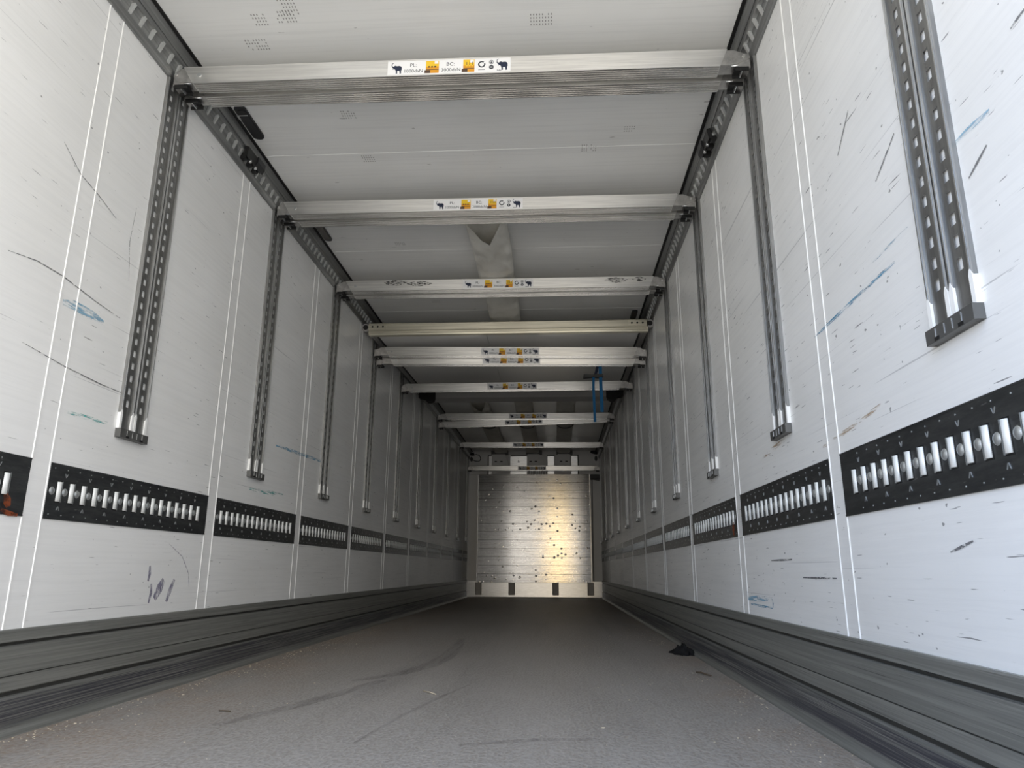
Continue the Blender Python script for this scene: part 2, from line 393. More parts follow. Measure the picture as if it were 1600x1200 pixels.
# ------------------------------------------------------------------ trailer shell
def shell():
    b = MB(); b.box((-0.05, REAR_Y, -0.05), (W + 0.05, L + 0.05, 0)); struct(b.build('floor', 'floor'), 'dusty grey anti-slip trailer floor')
    b = MB(); b.box((-0.05, REAR_Y, H), (W + 0.05, L + 0.05, H + 0.06))
    for y in (0.96, 2.165, 3.368, 4.578, 5.79, 7.0, 8.2, 9.41, 10.62, 11.83, 13.03):
        b.box((0.06, y - 0.0022, H - 0.0012), (W - 0.06, y + 0.0022, H), 1)
    ce = b.build('ceiling', ['ceil', 'bead']); struct(ce, 'grey white roof panels with thin cross seams')
    for s, nm in ((0, 'wall_left'), (1, 'wall_right')):
        b = MB()
        X = lambda d: d if s == 0 else W - d
        b.box((min(X(-0.06), X(0)), REAR_Y, 0), (max(X(-0.06), X(0)), L, H))
        for k in range(-2, 10):
            y = ST(k)
            if y < 0.1: continue
            for q in (-1, 1):
                yy = y + q * SW
                b.prism([(0, -0.0042), (0.0022, -0.002), (0.0022, 0.002), (0, 0.0042)], lambda p, t, z: (X(p), yy + t, z), 0.29, 2.52, 1)
        struct(b.build(nm, ['wall', 'bead']), 'white scuffed side wall on the %s with paired seam lines' % ('left', 'right')[s])
        b = MB()
        prof = [(0, 0.302), (0.011, 0.302), (0.013, 0.298), (0.013, 0.267), (0.005, 0.264), (0.005, 0.257), (0.013, 0.253), (0.013, 0.172), (0.0115, 0.170), (0.013, 0.168),
                (0.013, 0.128), (0.004, 0.124), (0.004, 0.113), (0.015, 0.108), (0.017, 0.034), (0.020, 0.020), (0.030, 0.008), (0.032, 0.0), (0, 0)]
        b.prism(prof, lambda p, q, t: (X(p), t, q), REAR_Y, L - 0.03)
        struct(b.build('baseboard_' + ('left', 'right')[s], 'skirt'), 'scraped grey aluminium skirting along the foot of the %s wall' % ('left', 'right')[s])
        # toothed ceiling rail
        b = MB()
        prof = [(0, 2.505), (0.010, 2.505), (0.020, 2.538), (0.013, 2.545), (0.022, 2.582), (0.036, 2.586), (0.043, 2.606), (0.046, 2.604), (0.062, 2.643), (0.064, H), (0, H)]
        b.prism(prof, lambda p, q, t: (X(p), t, q), REAR_Y, L - 0.02)
        r = b.build('trim_1' if s == 0 else 'trim_2', 'rail'); struct(r, 'toothed aluminium rail between %s wall and roof' % ('left', 'right')[s])
        b = MB()
        y = 1.5
        while y < 5.7 or y < L - 0.1:
            b.hexa([(X(p), t, q) for (p, t, q) in ((0.0205, y, 2.5385), (0.0205, y + 0.012, 2.5385), (0.0365, y + 0.017, 2.5855), (0.0365, y + 0.002, 2.5855),
                                                 (0.014, y, 2.545), (0.014, y + 0.012, 2.545), (0.023, y + 0.017, 2.582), (0.023, y + 0.002, 2.582))])
            y += 0.070
        t_ = b.build('tooth_strip', 'tooth', r); t_['label'] = 'bright teeth along the rail slot'; t_['kind'] = 'stuff'
        b = MB(); b.box((min(X(0.061), X(0.077)), REAR_Y, H - 0.006), (max(X(0.061), X(0.077)), L - 0.02, H + 0.001))
        b.build('rubber_seal', 'rubber', r)['label'] = 'black rubber seal strip'
    b = MB(); b.box((-0.05, L, -0.05), (W + 0.05, L + 0.06, H + 0.06)); struct(b.build('wall_front', 'front'), 'grey front wall at the far end')
    return ce
ceiling = shell()
wall_l, wall_r, floor_o = bpy.data.objects['wall_left'], bpy.data.objects['wall_right'], bpy.data.objects['floor']

# ------------------------------------------------------------------ slotted wall tracks
def make_track(sign):
    """local: y along the wall, x*sign out of the wall, z absolute height."""
    X = lambda d: d * sign
    zb, zt = 0.952, 2.505
    t = thing('wall_track', '', 'wall track')
    def bx(mb, d0, d1, y0, y1, z0, z1, m=0): mb.box((min(X(d0), X(d1)), y0, z0), (max(X(d0), X(d1)), y1, z1), m)
    D0, D1 = 0.0045, 0.0060
    for c in (-0.046, 0.046):
        a, e = c - 0.030, c + 0.030
        fb = MB()
        bx(fb, D0, D1, a, c - 0.009, zb, zt); bx(fb, D0, D1, c + 0.009, e, zb, zt)
        z, prev = 1.064 + (0.008 if c < 0 else 0), zb
        while z < zt - 0.03:
            bx(fb, D0, D1, c - 0.009, c + 0.009, prev, z); prev = z + 0.027; z += 0.0497
        bx(fb, D0, D1, c - 0.009, c + 0.009, prev, zt)
        bx(fb, 0.0, D1, a, a + 0.002, zb, zt); bx(fb, 0.0, D1, e - 0.002, e, zb, zt)
        fb.build('slotted_face', 'track', t)
        for (y0, y1, o) in ((a - 0.013, a, -1), (e, e + 0.013, 1)):
            lp = MB()
            lp.prism([(0.000, y0), (0.0095, y0), (0.0115, y0 + 0.0025), (0.0115, y1 - 0.0025), (0.0095, y1), (0.0, y1)], lambda p, q, tt: (X(p), q, tt), zb, zt)
            bx(lp, 0.0113, 0.0121, y0 + 0.004, y1 - 0.004, 1.05, zt, 1)  # paler strip painting a highlight along the ridge crest
            r_ = lp.build('edge_ridge', ['track', 'lip'], t)
            y = (y0 + y1) / 2; wh = MB()
            wh.prism([(y - 0.0066, 0.985), (y + 0.0066, 0.985), (y + 0.0066, 1.045), (y + 0.002, 1.058), (y - 0.002, 1.058), (y - 0.0066, 1.045)], lambda p, q, tt: (X(tt), p, q), 0.0, 0.0122)
            wh.build('ridge_foot', 'bead', r_)['label'] = 'white strip at the foot of the ridge'
    en = MB()
    bx(en, 0.0, 0.023, -HW, HW, zb, zb + 0.033)
    for y in (-0.05, -0.015, 0.015, 0.05): bx(en, 0.0228, 0.0242, y - 0.001, y + 0.001, zb + 0.006, zb + 0.028, 1)
    for y in (-0.046, 0.046): bx(en, 0.0228, 0.0245, y - 0.009, y + 0.009, zb + 0.002, zb + 0.009, 2)
    en.build('end_plate', ['trackend', 'lip', 'rubber'], t)
    return t
for sign, xw, sd, ks in ((1, 0.0, 'left', range(0, 10)), (-1, W, 'right', range(-1, 10))):
    proto = None
    for n, k in enumerate(ks):
        lab = ('slotted double metal track on the %s wall, nearest the open rear' % sd if n == 0 else
               'slotted double metal track on the %s wall, last before the far end' % sd if k == 9 else
               'slotted double metal track on the %s wall, %s from the front of the picture' % (sd, ORD[n]))
        g = 'slotted tracks on the %s wall' % sd
        if proto is None:
            proto = make_track(sign); proto.location = (xw, TR(k), 0); proto['label'] = lab; proto['group'] = g
        else: dup(proto, (xw, TR(k), 0), lab, g)

# ------------------------------------------------------------------ horizontal lashing rails
def make_rail(sign, ln):
    X = lambda d: d * sign
    pb, sb = MB(), MB()
    z0, z1 = 0.632, 0.811
    h = ln / 2
    n = max(3, int(round(ln / 0.0625)) - 0)
    pit = 0.0625
    y0 = -h + 0.032 + 0.02
    ys = [y0 + i * pit for i in range(n) if y0 + i * pit < h - 0.03]
    def bx(mb, d0, d1, a, b_, c, d, m=0): mb.box((min(X(d0), X(d1)), a, c), (max(X(d0), X(d1)), b_, d), m)
    bx(pb, 0, 0.003, -h, h, z0, z1)
    bx(pb, 0.003, 0.0042, -h, h, z1 - 0.004, z1); bx(pb, 0.003, 0.0042, -h, h, z0, z0 + 0.004)
    # folded slot: dark mouth, bright rounded fold, thin lip
    bx(sb, 0.003, 0.0036, -0.0145, 0.0145, 0.686, 0.757, 2)
    arc = [(0.0105 * math.cos(a), 0.0034 + 0.006 * math.sin(a)) for a in [math.pi * j / 8 for j in range(9)]]
    sb.prism(arc, lambda p, q, t: (X(q), p, t), 0.690, 0.753, 0, smooth=True)
    bx(sb, 0.003, 0.0065, 0.0125, 0.0145, 0.688, 0.755, 1)
    for i, y in enumerate(ys):
        # dimple between slots
        yc = y - pit / 2
        c8 = [(math.cos(a), math.sin(a)) for a in [2 * math.pi * j / 14 for j in range(14)]]
        i0 = len(pb.v)
        for rr, dd in ((0.0125, 0.003), (0.0095, 0.0062), (0.004, 0.0075)):
            pb.v += [(X(dd), yc + c[0] * rr, 0.722 + c[1] * rr * 1.05) for c in c8]
        for lv in range(2):
            for j in range(14):
                q = (j + 1) % 14
                pb.f.append((i0 + lv * 14 + j, i0 + lv * 14 + q, i0 + (lv + 1) * 14 + q, i0 + (lv + 1) * 14 + j)); pb.mi.append(1); pb.sm.append(True)
        pb.f.append(tuple(i0 + 28 + j for j in range(14))); pb.mi.append(1); pb.sm.append(True)
        if i % 2 == 0:
            for zc, q in ((0.776, -1), (0.668, 1)):
                yy = y + pit / 2 * (0.9 if q < 0 else 0.3)
                for sg in (-1, 1):
                    pb.hexa([(X(0.003), yy, zc + q * 0.006), (X(0.003), yy + sg * 0.0016, zc + q * 0.006), (X(0.003), yy + sg * 0.007, zc - q * 0.006), (X(0.003), yy + sg * 0.0052, zc - q * 0.006),
                             (X(0.0044), yy, zc + q * 0.006), (X(0.0044), yy + sg * 0.0016, zc + q * 0.006), (X(0.0044), yy + sg * 0.007, zc - q * 0.006), (X(0.0044), yy + sg * 0.0052, zc - q * 0.006)], 1)
        for zc in (0.795, 0.647):
            pb.cyl((X(0.003), yc, zc), (X(0.0045), yc, zc), 0.002, 6, 1)
    t = thing('lashing_rail', '', 'lashing rail')
    p_ = pb.build('face_plate', ['etrack', 'dimple'], t)
    s_ = sb.build('slot_fold', ['slotbar', 'dimple', 'rubber'], t)
    for i, y in enumerate(ys):
        c = s_ if i == 0 else s_.copy()
        if i: COL.objects.link(c); c.parent = t
        c.location = (0, y, 0)
    return t
PLAST = L - 0.03
for sign, xw, sd in ((1, 0.0, 'left'), (-1, W, 'right')):
    proto = None
    for n, k in enumerate(range(-1, 10)):
        a, b_ = ST(k) + SW + 0.003, min(ST(k + 1) - SW - 0.003, PLAST)
        lab = ('dark steel lashing rail segment on the %s wall, %s' % (sd, 'cut by the picture edge' if n == 0 else 'last before the far end' if k == 9 else
               '%s one along from the picture edge' % ORD[n]))
        g = 'dark lashing rails on the %s wall' % sd
        if k == 9:
            q = make_rail(sign, b_ - a); q.location = (xw, (a + b_) / 2, 0); q['label'] = lab; q['group'] = g
        elif proto is None:
            proto = make_rail(sign, b_ - a); proto.location = (xw, (a + b_) / 2, 0); proto['label'] = lab; proto['group'] = g
        else: dup(proto, (xw, (a + b_) / 2, 0), lab, g)

# ------------------------------------------------------------------ decking beams with stickers
ELE = [(0.00, 0.80), (0.05, 0.95), (0.16, 1.0), (0.24, 0.97), (0.16, 0.95), (0.09, 0.90), (0.06, 0.80), (0.10, 0.70), (0.20, 0.66), (0.26, 0.72), (0.40, 0.76), (0.50, 0.70), (0.62, 0.72), (0.80, 0.72),
       (0.93, 0.66), (0.99, 0.54), (1.0, 0.34), (0.965, 0.30), (0.955, 0.42), (0.935, 0.30), (0.94, 0.02), (0.80, 0.0), (0.79, 0.20), (0.74, 0.27), (0.60, 0.26), (0.56, 0.24), (0.575, 0.03), (0.44, 0.0), (0.43, 0.22),
       (0.375, 0.36), (0.31, 0.42), (0.24, 0.44), (0.14, 0.40), (0.10, 0.44), (0.19, 0.50), (0.08, 0.56), (0.02, 0.66)]
def sticker_mesh(parent, x0, zc):
    """flat printed label on the front (-y) face; local x, z."""
    b = MB(); S = 0.515; hh = 0.033; yf = -0.0352
    U = lambda px: x0 + (px - 88) / 1287 * S
    b.box((x0, yf - 0.0006, zc - hh), (x0 + S, yf + 0.0002, zc + hh), 0)
    F = lambda y: (lambda p, q: (p, y, q))
    def rect(px0, px1, v0, v1, m, y=yf - 0.0009):
        b.poly([(U(px0), zc + v0 * hh), (U(px1), zc + v0 * hh), (U(px1), zc + v1 * hh), (U(px0), zc + v1 * hh)], F(y), m)
    def disc(px, v, r, m, y, n=18, r2=1.0):
        b.poly([(U(px) + r * math.cos(2 * math.pi * i / n), zc + v * hh + r * r2 * math.sin(2 * math.pi * i / n)) for i in range(n)], F(y), m)
    def ring(px, v, r0, r1, a0, a1, m, y, n=20):
        pts = [(U(px) + r1 * math.cos(a0 + (a1 - a0) * i / n), zc + v * hh + r1 * math.sin(a0 + (a1 - a0) * i / n)) for i in range(n + 1)]
        pts += [(U(px) + r0 * math.cos(a1 + (a0 - a1) * i / n), zc + v * hh + r0 * math.sin(a1 + (a0 - a1) * i / n)) for i in range(n + 1)]
        b.poly(pts, F(y), m)
    def elephant(px0, px1, v0, v1):
        w = U(px1) - U(px0); h = (v1 - v0) * hh
        b.poly([(U(px0) + p[0] * w, zc + v0 * hh + p[1] * h) for p in ELE], F(yf - 0.0009), 1)
    elephant(128, 238, -0.85, 0.75); elephant(1230, 1346, -0.78, 0.88)
    T = lambda px, v, txt, size: text_polys(txt, size, lambda p, q: (U(px) + p * 0.98, yf - 0.0009, zc + v * hh + q), b, 2)
    T(358, 0.10, 'PL:', 0.0245); T(360, -0.72, '1000daN', 0.0225)
    T(748, 0.10, 'BC:', 0.0245); T(754, -0.72, '3000daN', 0.0225)
    for a, e, dots in ((478, 628, True), (868, 1000, False)):
        rect(a + 14, e, -0.9, 0.9, 4); rect(a + 14, e, 0.05, 0.9, 3, yf - 0.0011)
        rect(a, a + 60, -0.9, -0.45, 5, yf - 0.0012); rect(a + 14, e, -0.42, -0.34, 5, yf - 0.0012)
        rect(e - 46, e - 8, 0.45, 0.85, 0, yf - 0.0013)
        for j in range(3):
            if dots: disc(a + 46 + j * 32, 0.02, 0.0048, 5, yf - 0.0014, r2=0.85)
            else:
                rect(a + 48 + j * 30, a + 54 + j * 30, 0.1, 0.55, 5, yf - 0.0014); disc(a + 51 + j * 30, 0.0, 0.0048, 3, yf - 0.0014, r2=0.7)
    ring(1075, 0.15, 0.0095, 0.0155, math.radians(50), math.radians(380), 2, yf - 0.0010)
    rect(1040, 1110, -0.66, -0.60, 2)
    ring(1176, 0.42, 0.0075, 0.0100, 0, 2 * math.pi, 2, yf - 0.0010); rect(1166, 1186, 0.30, 0.50, 2, yf - 0.0010)
    disc(1176, -0.30, 0.0100, 2, yf - 0.0010); rect(1166, 1186, -0.36, -0.24, 0, yf - 0.0013)
    for j in range(4): rect(1236 + j * 11, 1243 + j * 11, -0.86, -0.68 - 0.05 * (j % 2), 2)
    o = b.build('load_sticker', ['white', 'navy', 'grey', 'yellow', 'orange', 'brown'], parent, fix=False)
    o['label'] = 'white load label with elephant logos, black print and yellow pictograms'
    return o
def make_beam(label, xl, xr, y, zl, zr, stick=None, hgt=0.082, group='aluminium decking beams'):
    """sleeve top corners at xl..xr; zl, zr heights of the top edge at either end."""
    cx, cz = W / 2, (zl + zr) / 2 - hgt / 2
    ang = math.atan2(zr - zl, xr - xl)
    t = thing('decking_beam', label, 'beam', (cx, y, cz), (0, -ang, 0), group)
    a, e, h, d = xl - cx, xr - cx, hgt / 2, 0.035
    xa = lambda z: a + 0.047 * (1 - (z + h) / (2 * h)) if True else a
    xe = lambda z: e - 0.034 * (1 - (z + h) / (2 * h))
    b = MB()
    prof = [(-d, -h), (-d, h - 0.003), (-d + 0.003, h), (d - 0.003, h), (d, h - 0.003), (d, -h)]
    n = 5
    for i in range(n):     # ribbed underside
        y1 = d - 0.004 - i * (2 * d - 0.006) / n; w = (2 * d - 0.006) / n
        prof += [(y1, -h), (y1 - 0.0015, -h + 0.009), (y1 - w * 0.6, -h + 0.009), (y1 - w * 0.6 - 0.0015, -h)]
    n_ = len(prof); i0 = len(b.v)
    b.v += [(xa(q), p, q) for p, q in prof] + [(xe(q), p, q) for p, q in prof]
    for j in range(n_):
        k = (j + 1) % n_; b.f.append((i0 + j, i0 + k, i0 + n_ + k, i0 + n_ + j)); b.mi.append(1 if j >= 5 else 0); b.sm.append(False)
    tri = tessellate_polygon([[Vector((p[0], p[1], 0)) for p in prof]])
    for q in tri:
        b.f.append(tuple(i0 + j for j in q)); b.mi.append(0); b.sm.append(False)
        b.f.append(tuple(i0 + n_ + j for j in reversed(q))); b.mi.append(0); b.sm.append(False)
    b.build('sleeve', ['alu', 'aluunder'], t)
    for s in (-1, 1):
        xs = a if s < 0 else e          # sleeve end
        xw = (0.022 - cx) if s < 0 else (W - 0.022 - cx)
        gap = abs(xw - xs)
        Q = lambda r: xs + s * r        # r metres outward from the sleeve end
        hb = MB()
        poly = [(-0.10, h * 0.86), (gap * 0.30, h * 0.86), (gap * 0.72, h * 0.45), (gap - 0.004, h * 0.40), (gap, h * 0.10), (gap, -h * 0.12), (gap * 0.30, -h * 0.80), (-0.06, -h * 0.86), (-0.10, -h * 0.86)]
        hb.prism(poly, lambda p, q, yy: (Q(p), yy, q), -0.030, 0.030)
        ho = hb.build('end_head', 'aluend', t)
        fb = MB()
        fb.prism([(gap - 0.055, -h * 0.42), (gap, -h * 0.18), (gap, -h * 1.15), (gap - 0.045, -h * 1.05)], lambda p, q, yy: (Q(p), yy, q), -0.026, 0.026)
        fb.build('foot', 'aluend', ho)
        lb = MB()
        x0, x1 = Q(gap - 0.062), Q(gap - 0.006)
        lo, hi = min(x0, x1), max(x0, x1)
        lb.box((lo, -0.028, -h * 1.42), (hi, -0.022, -h * 1.02)); lb.box((lo, 0.022, -h * 1.42), (hi, 0.028, -h * 1.02)); lb.box((lo, -0.028, -h * 1.10), (hi, 0.028, -h * 1.02))
        lb.box((min(Q(gap - 0.034), Q(gap - 0.030)), -0.022, -h * 1.40), (max(Q(gap - 0.034), Q(gap - 0.030)), 0.022, -h * 1.05), 1)
        lb.cyl((Q(gap - 0.075), -0.02, -h * 0.78), (Q(gap - 0.03), -0.02, -h * 0.78), 0.005, 8, 1)
        lb.build('latch', ['darkmetal', 'lip'], ho)
        pb = MB(); pb.cyl((Q(gap * 0.72), -0.034, h * 0.16), (Q(gap * 0.72), -0.029, h * 0.16), 0.0065, 12); pb.build('pin', 'alu', ho)
    bb = MB(); bb.cyl((a + 0.075, -0.0385, -0.004), (a + 0.075, -0.034, -0.004), 0.009, 14); bb.build('bolt', 'lip', t)
    if stick is not None: sticker_mesh(t, stick - cx, -0.002)
    return t
beams = {}
def front_beam(key, *a, **k): beams[key] = make_beam(*a, **k); return beams[key]
front_beam('1a', 'aluminium beam nearest the viewer with a load label, front of its pair', 0.062, 2.350, TR(0) - 0.047, 2.556, 2.545, 0.948)
front_beam('1b', 'aluminium beam tucked behind the nearest labelled beam', 0.075, 2.372, TR(0) + 0.049, 2.556, 2.545)
front_beam('2a', 'second labelled aluminium beam from the viewer, just before the loose air duct', 0.055, 2.342, TR(1) - 0.047, 2.562, 2.551, 0.945)
front_beam('2b', 'aluminium beam tucked behind the second labelled beam, over the duct mouth', 0.070, 2.372, TR(1) + 0.049, 2.562, 2.551)
b3 = front_beam('3a', 'third labelled beam from the viewer, with black scuffs on its face', 0.090, 2.358, TR(2) - 0.047, 2.555, 2.548, 0.968)
front_beam('3b', 'aluminium beam tucked behind the beam with black scuffs', 0.080, 2.372, TR(2) + 0.049, 2.555, 2.548)
front_beam('4a', 'bright labelled beam just beyond the champagne bar, upper of two', 0.108, 2.362, TR(3) - 0.047, 2.412, 2.378, 0.985)
front_beam('4b', 'lower labelled beam with the blue strap hanging by it', 0.130, 2.366, TR(3) + 0.049, 2.357, 2.330, 0.990)
front_beam('5a', 'single labelled beam crossing behind the blue strap, below the divider panel', 0.062, 2.335, TR(4) - 0.047, 2.374, 2.383, 0.932)
front_beam('6a', 'level labelled beam above a tilted one, ahead of the three far ducts', 0.122, 2.368, TR(6) - 0.047, 2.560, 2.555, 1.008)
front_beam('6b', 'tilted labelled beam, lower at its left end', 0.075, 2.375, TR(6) + 0.049, 2.466, 2.532, 0.945)
front_beam('8a', 'labelled beam second from the far end, under the duct ends', 0.062, 2.398, TR(8) - 0.047, 2.570, 2.558, 0.925)
front_beam('9a', 'labelled beam at the far end, just above the dented plank bulkhead', 0.085, 2.358, TR(9) - 0.047, 2.335, 2.328, 0.948)

# ------------------------------------------------------------------ divider panel stowed under the roof
def divider():
    y0, y1, zb, zt = 5.70, 8.19, 2.505, 2.565
    t = thing('divider_panel', 'grey folding divider panel stowed flat under the roof between two bars', 'divider', (W / 2, y0, zb))
    x0, x1 = 0.10 - W / 2, 2.36 - W / 2
    xs = 1.05 - W / 2
    def slab(b, a, e, ya, yb_, z0, z1):
        k = lambda y, z: z + 0.066 * y / (y1 - y0)
        b.hexa([(a, ya, k(ya, z0)), (e, ya, k(ya, z0)), (e, yb_, k(yb_, z0)), (a, yb_, k(yb_, z0)), (a, ya, k(ya, z1)), (e, ya, k(ya, z1)), (e, yb_, k(yb_, z1)), (a, yb_, k(yb_, z1))])
    ye = y1 - y0 - 0.046
    for a, e in ((x0, xs - 0.002), (xs + 0.002, x1)):
        b = MB(); slab(b, a, e, 0.061, ye, -0.068, -0.012); b.build('panel_half', 'panel', t)
    for a, e in ((x0 - 0.062, x0), (x1, x1 + 0.062)):
        b = MB(); s = 1 if a < 0 else -1
        slab(b, a, e, 0.061, ye, -0.062, -0.02); slab(b, a + 0.022, a + 0.026, 0.061, ye, -0.066, -0.061); slab(b, a + 0.040, a + 0.044, 0.061, ye, -0.066, -0.061)
        b.build('side_frame', 'bracket', t)
        b = MB(); q = x0 - 0.004 if a < 0 else x1 - 0.010
        slab(b, q, q + 0.014, 0.061, ye, -0.074, -0.062); b.build('side_seal', 'rubber', t)
    prof = [(0.0, -0.060), (-0.004, -0.056), (-0.004, 0.000), (0.004, 0.008), (0.060, 0.008), (0.060, -0.095), (0.012, -0.095), (0.010, -0.080), (0.006, -0.078), (0.006, -0.062)]
    b = MB(); b.prism(prof, lambda p, q, x: (x, p, q), 0.055 - W / 2, 2.415 - W / 2)
    r = b.build('rear_profile', 'gold', t); r['label'] = 'champagne aluminium bar nearest the viewer'
    for s in (-1, 1):
        xa, xb = s * (1.175), s * (1.02)
        c = MB(); c.box((min(xa, xb), -0.0085, -0.050), (max(xa, xb), -0.004, -0.002))
        for j in range(3): c.cyl((xb + s * (0.03 + 0.045 * j), -0.0095, -0.026), (xb + s * (0.03 + 0.045 * j), -0.008, -0.026), 0.0085, 10, 1)
        c.build('end_fitting', ['gold', 'rubber'], r)
        c = MB()
        c.cyl((s * 1.20, -0.004, -0.03), (s * 1.20, 0.05, -0.03), 0.034, 18, 0); c.cyl((s * 1.20, -0.007, -0.03), (s * 1.20, -0.004, -0.03), 0.022, 14, 1)
        c.build('corner_cap', ['bracket', 'rubber'], r)
    D = y1 - y0
    b = MB(); b.prism([(D - 0.04, 0.006), (D - 0.045, 0.0), (D - 0.045, -0.062), (D - 0.04, -0.068), (D + 0.02, -0.105), (D + 0.02, 0.006)], lambda p, q, x: (x, p, q), 0.17 - W / 2, 2.285 - W / 2)
    f_ = b.build('front_profile', 'bracket', t)
    for s in (-1, 1):
        b = MB()
        xa, xb = s * 1.00, s * 1.20
        pts = [(abs(xa), 0.004), (1.20, 0.004), (1.20, -0.06), (1.13, -0.075), (1.10, -0.11), (1.06, -0.115), (1.02, -0.10), (1.00, -0.07)]
        b.prism(pts, lambda p, q, y: (s * p, y, q), D - 0.07, D + 0.03)
        b.build('corner_seal', 'rubber', f_)['label'] = 'black rubber corner block'
    return t
divider()

# ------------------------------------------------------------------ blue ratchet strap
def strap():
    y = 6.27
    t = thing('ratchet_strap', 'blue webbing strap hanging from the lower beam on the right', 'strap', (0, 0, 0))
    def ribbon(pts, w, th=0.002, ang=0.0):
        b = MB(); n = len(pts)
        for i in range(n - 1):
            p, q = Vector(pts[i]), Vector(pts[i + 1]); o = Vector((w / 2 * math.cos(ang), w / 2 * math.sin(ang), 0)); k = Vector((-math.sin(ang), math.cos(ang), 0)) * th
            b.hexa([p - o, p + o, p + o + k, p - o + k, q - o, q + o, q + o + k, q - o + k])
        return b
    ribbon([(2.046, 6.124, 2.314), (2.046, 6.130, 2.338), (2.046, 6.20, 2.339), (2.046, 6.214, 2.325), (2.044, 6.222, 2.27), (2.047, y - 0.004, 2.15), (2.050, y - 0.006, 2.0), (2.052, y - 0.008, 1.845)], 0.030, ang=0.15).build('webbing', 'blue', t)
    ribbon([(2.040, 6.20, 2.3415), (2.038, 6.219, 2.33), (2.028, 6.235, 2.29), (2.010, y + 0.012, 2.22), (1.99, y + 0.006, 2.165)], 0.026, ang=0.2).build('webbing', 'navyweb', t)['label'] = 'dark underside of the webbing leading to the ratchet'
    ribbon([(1.984, y, 2.175), (1.981, y, 2.08), (1.983, y - 0.003, 1.98), (1.985, y - 0.004, 1.87), (1.987, y - 0.005, 1.755)], 0.023, ang=0.15).build('webbing', 'blue', t)
    b = MB()
    b.prism([(1.888, 2.158), (1.895, 2.190), (1.975, 2.188), (2.068, 2.192), (2.072, 2.168), (2.03, 2.160), (1.98, 2.166), (1.93, 2.160)], lambda p, q, yy: (p, yy, q), y - 0.03, y - 0.024)
    b.prism([(1.888, 2.158), (1.895, 2.190), (1.975, 2.188), (2.068, 2.192), (2.072, 2.168), (2.03, 2.160), (1.98, 2.166), (1.93, 2.160)], lambda p, q, yy: (p, yy, q), y + 0.012, y + 0.018)
    b.cyl((1.985, y - 0.032, 2.176), (1.985, y + 0.02, 2.176), 0.009, 12); b.cyl((2.045, y - 0.032, 2.178), (2.045, y + 0.02, 2.178), 0.007, 12); b.cyl((1.90, y - 0.03, 2.172), (1.90, y + 0.018, 2.172), 0.006, 12)
    b.build('ratchet', 'darkmetal', t)['label'] = 'dark steel ratchet handle'
strap()

# ------------------------------------------------------------------ fabric air ducts under the roof
def duct(label, xc, y0, y1, wid, zlo, vcut=0.0, hem=None, skew=0.0, seed=0, group='fabric air ducts'):
    rr = random.Random(seed)
    t = thing('air_duct', label, 'air duct', (xc, y0, zlo), group=group)
    zt = H - 0.004 - zlo
    na, ny = 36, 60
    ph = [rr.uniform(0, 6.28) for _ in range(8)]
    b = MB(); i0 = 0
    for j in range(ny + 1):
        f = j / ny
        for i in range(na):
            a = 2 * math.pi * i / na
            c, s = math.cos(a), math.sin(a)
            X = wid / 2 * math.copysign(abs(c) ** 0.6, c); Z = zt / 2 + zt / 2 * math.copysign(abs(s) ** 0.75, s)
            ys = vcut * max(0.0, 1 - abs(X + 0.012) / (wid / 2)) if s < 0 else 0.0
            Y = ys + (y1 - y0 - ys) * f
            wv = 0.005 * math.sin(Y * 11 + X * 26 + ph[0]) + 0.004 * math.sin(Y * 23 - X * 41 + ph[1]) + 0.003 * math.sin(Y * 37 + X * 15 + ph[2])
            if s < -0.05: Z += wv * (0.4 + abs(c)) * 0.9 + 0.006
            b.v.append((X + skew * Y + 0.003 * math.sin(Y * 7 + ph[3]), Y, min(Z, zt)))
    for j in range(ny):
        for i in range(na):
            k = (i + 1) % na
            b.f.append((j * na + i, j * na + k, (j + 1) * na + k, (j + 1) * na + i)); b.mi.append(0); b.sm.append(True)
    b.build('fabric_tube', 'fabric', t)
    for hy in (hem or []):
        hb = MB(); pts = []
        for i in range(19):
            a = math.pi + math.pi * i / 18
            X = (wid / 2 + 0.003) * math.copysign(abs(math.cos(a)) ** 0.6, math.cos(a)); Z = zt / 2 - (zt / 2 + 0.006) * abs(math.sin(a)) ** 0.75
            pts.append((X + skew * hy, hy + 0.16 * (1 - (X / (wid / 2)) ** 2), Z))
        hb.tube(pts, 0.008, 6); hb.build('hem', 'unitdark', t)['label'] = 'dark hem across the duct'
    return t
duct('short pale fabric duct with a V-cut mouth, behind the second beam', 1.213, 3.97, 6.12, 0.265, 2.555, 0.40, seed=3)
duct('left of the three far fabric ducts, with a drooping V-cut mouth', 0.63, 9.02, 13.2, 0.245, 2.578, 0.62, [1.55], seed=5)
duct('middle of the three far fabric ducts', 1.217, 8.55, 13.2, 0.24, 2.578, 0.0, [2.02], seed=8)
duct('right of the three far fabric ducts', 1.785, 8.55, 13.2, 0.245, 2.578, 0.0, [2.02], seed=9)

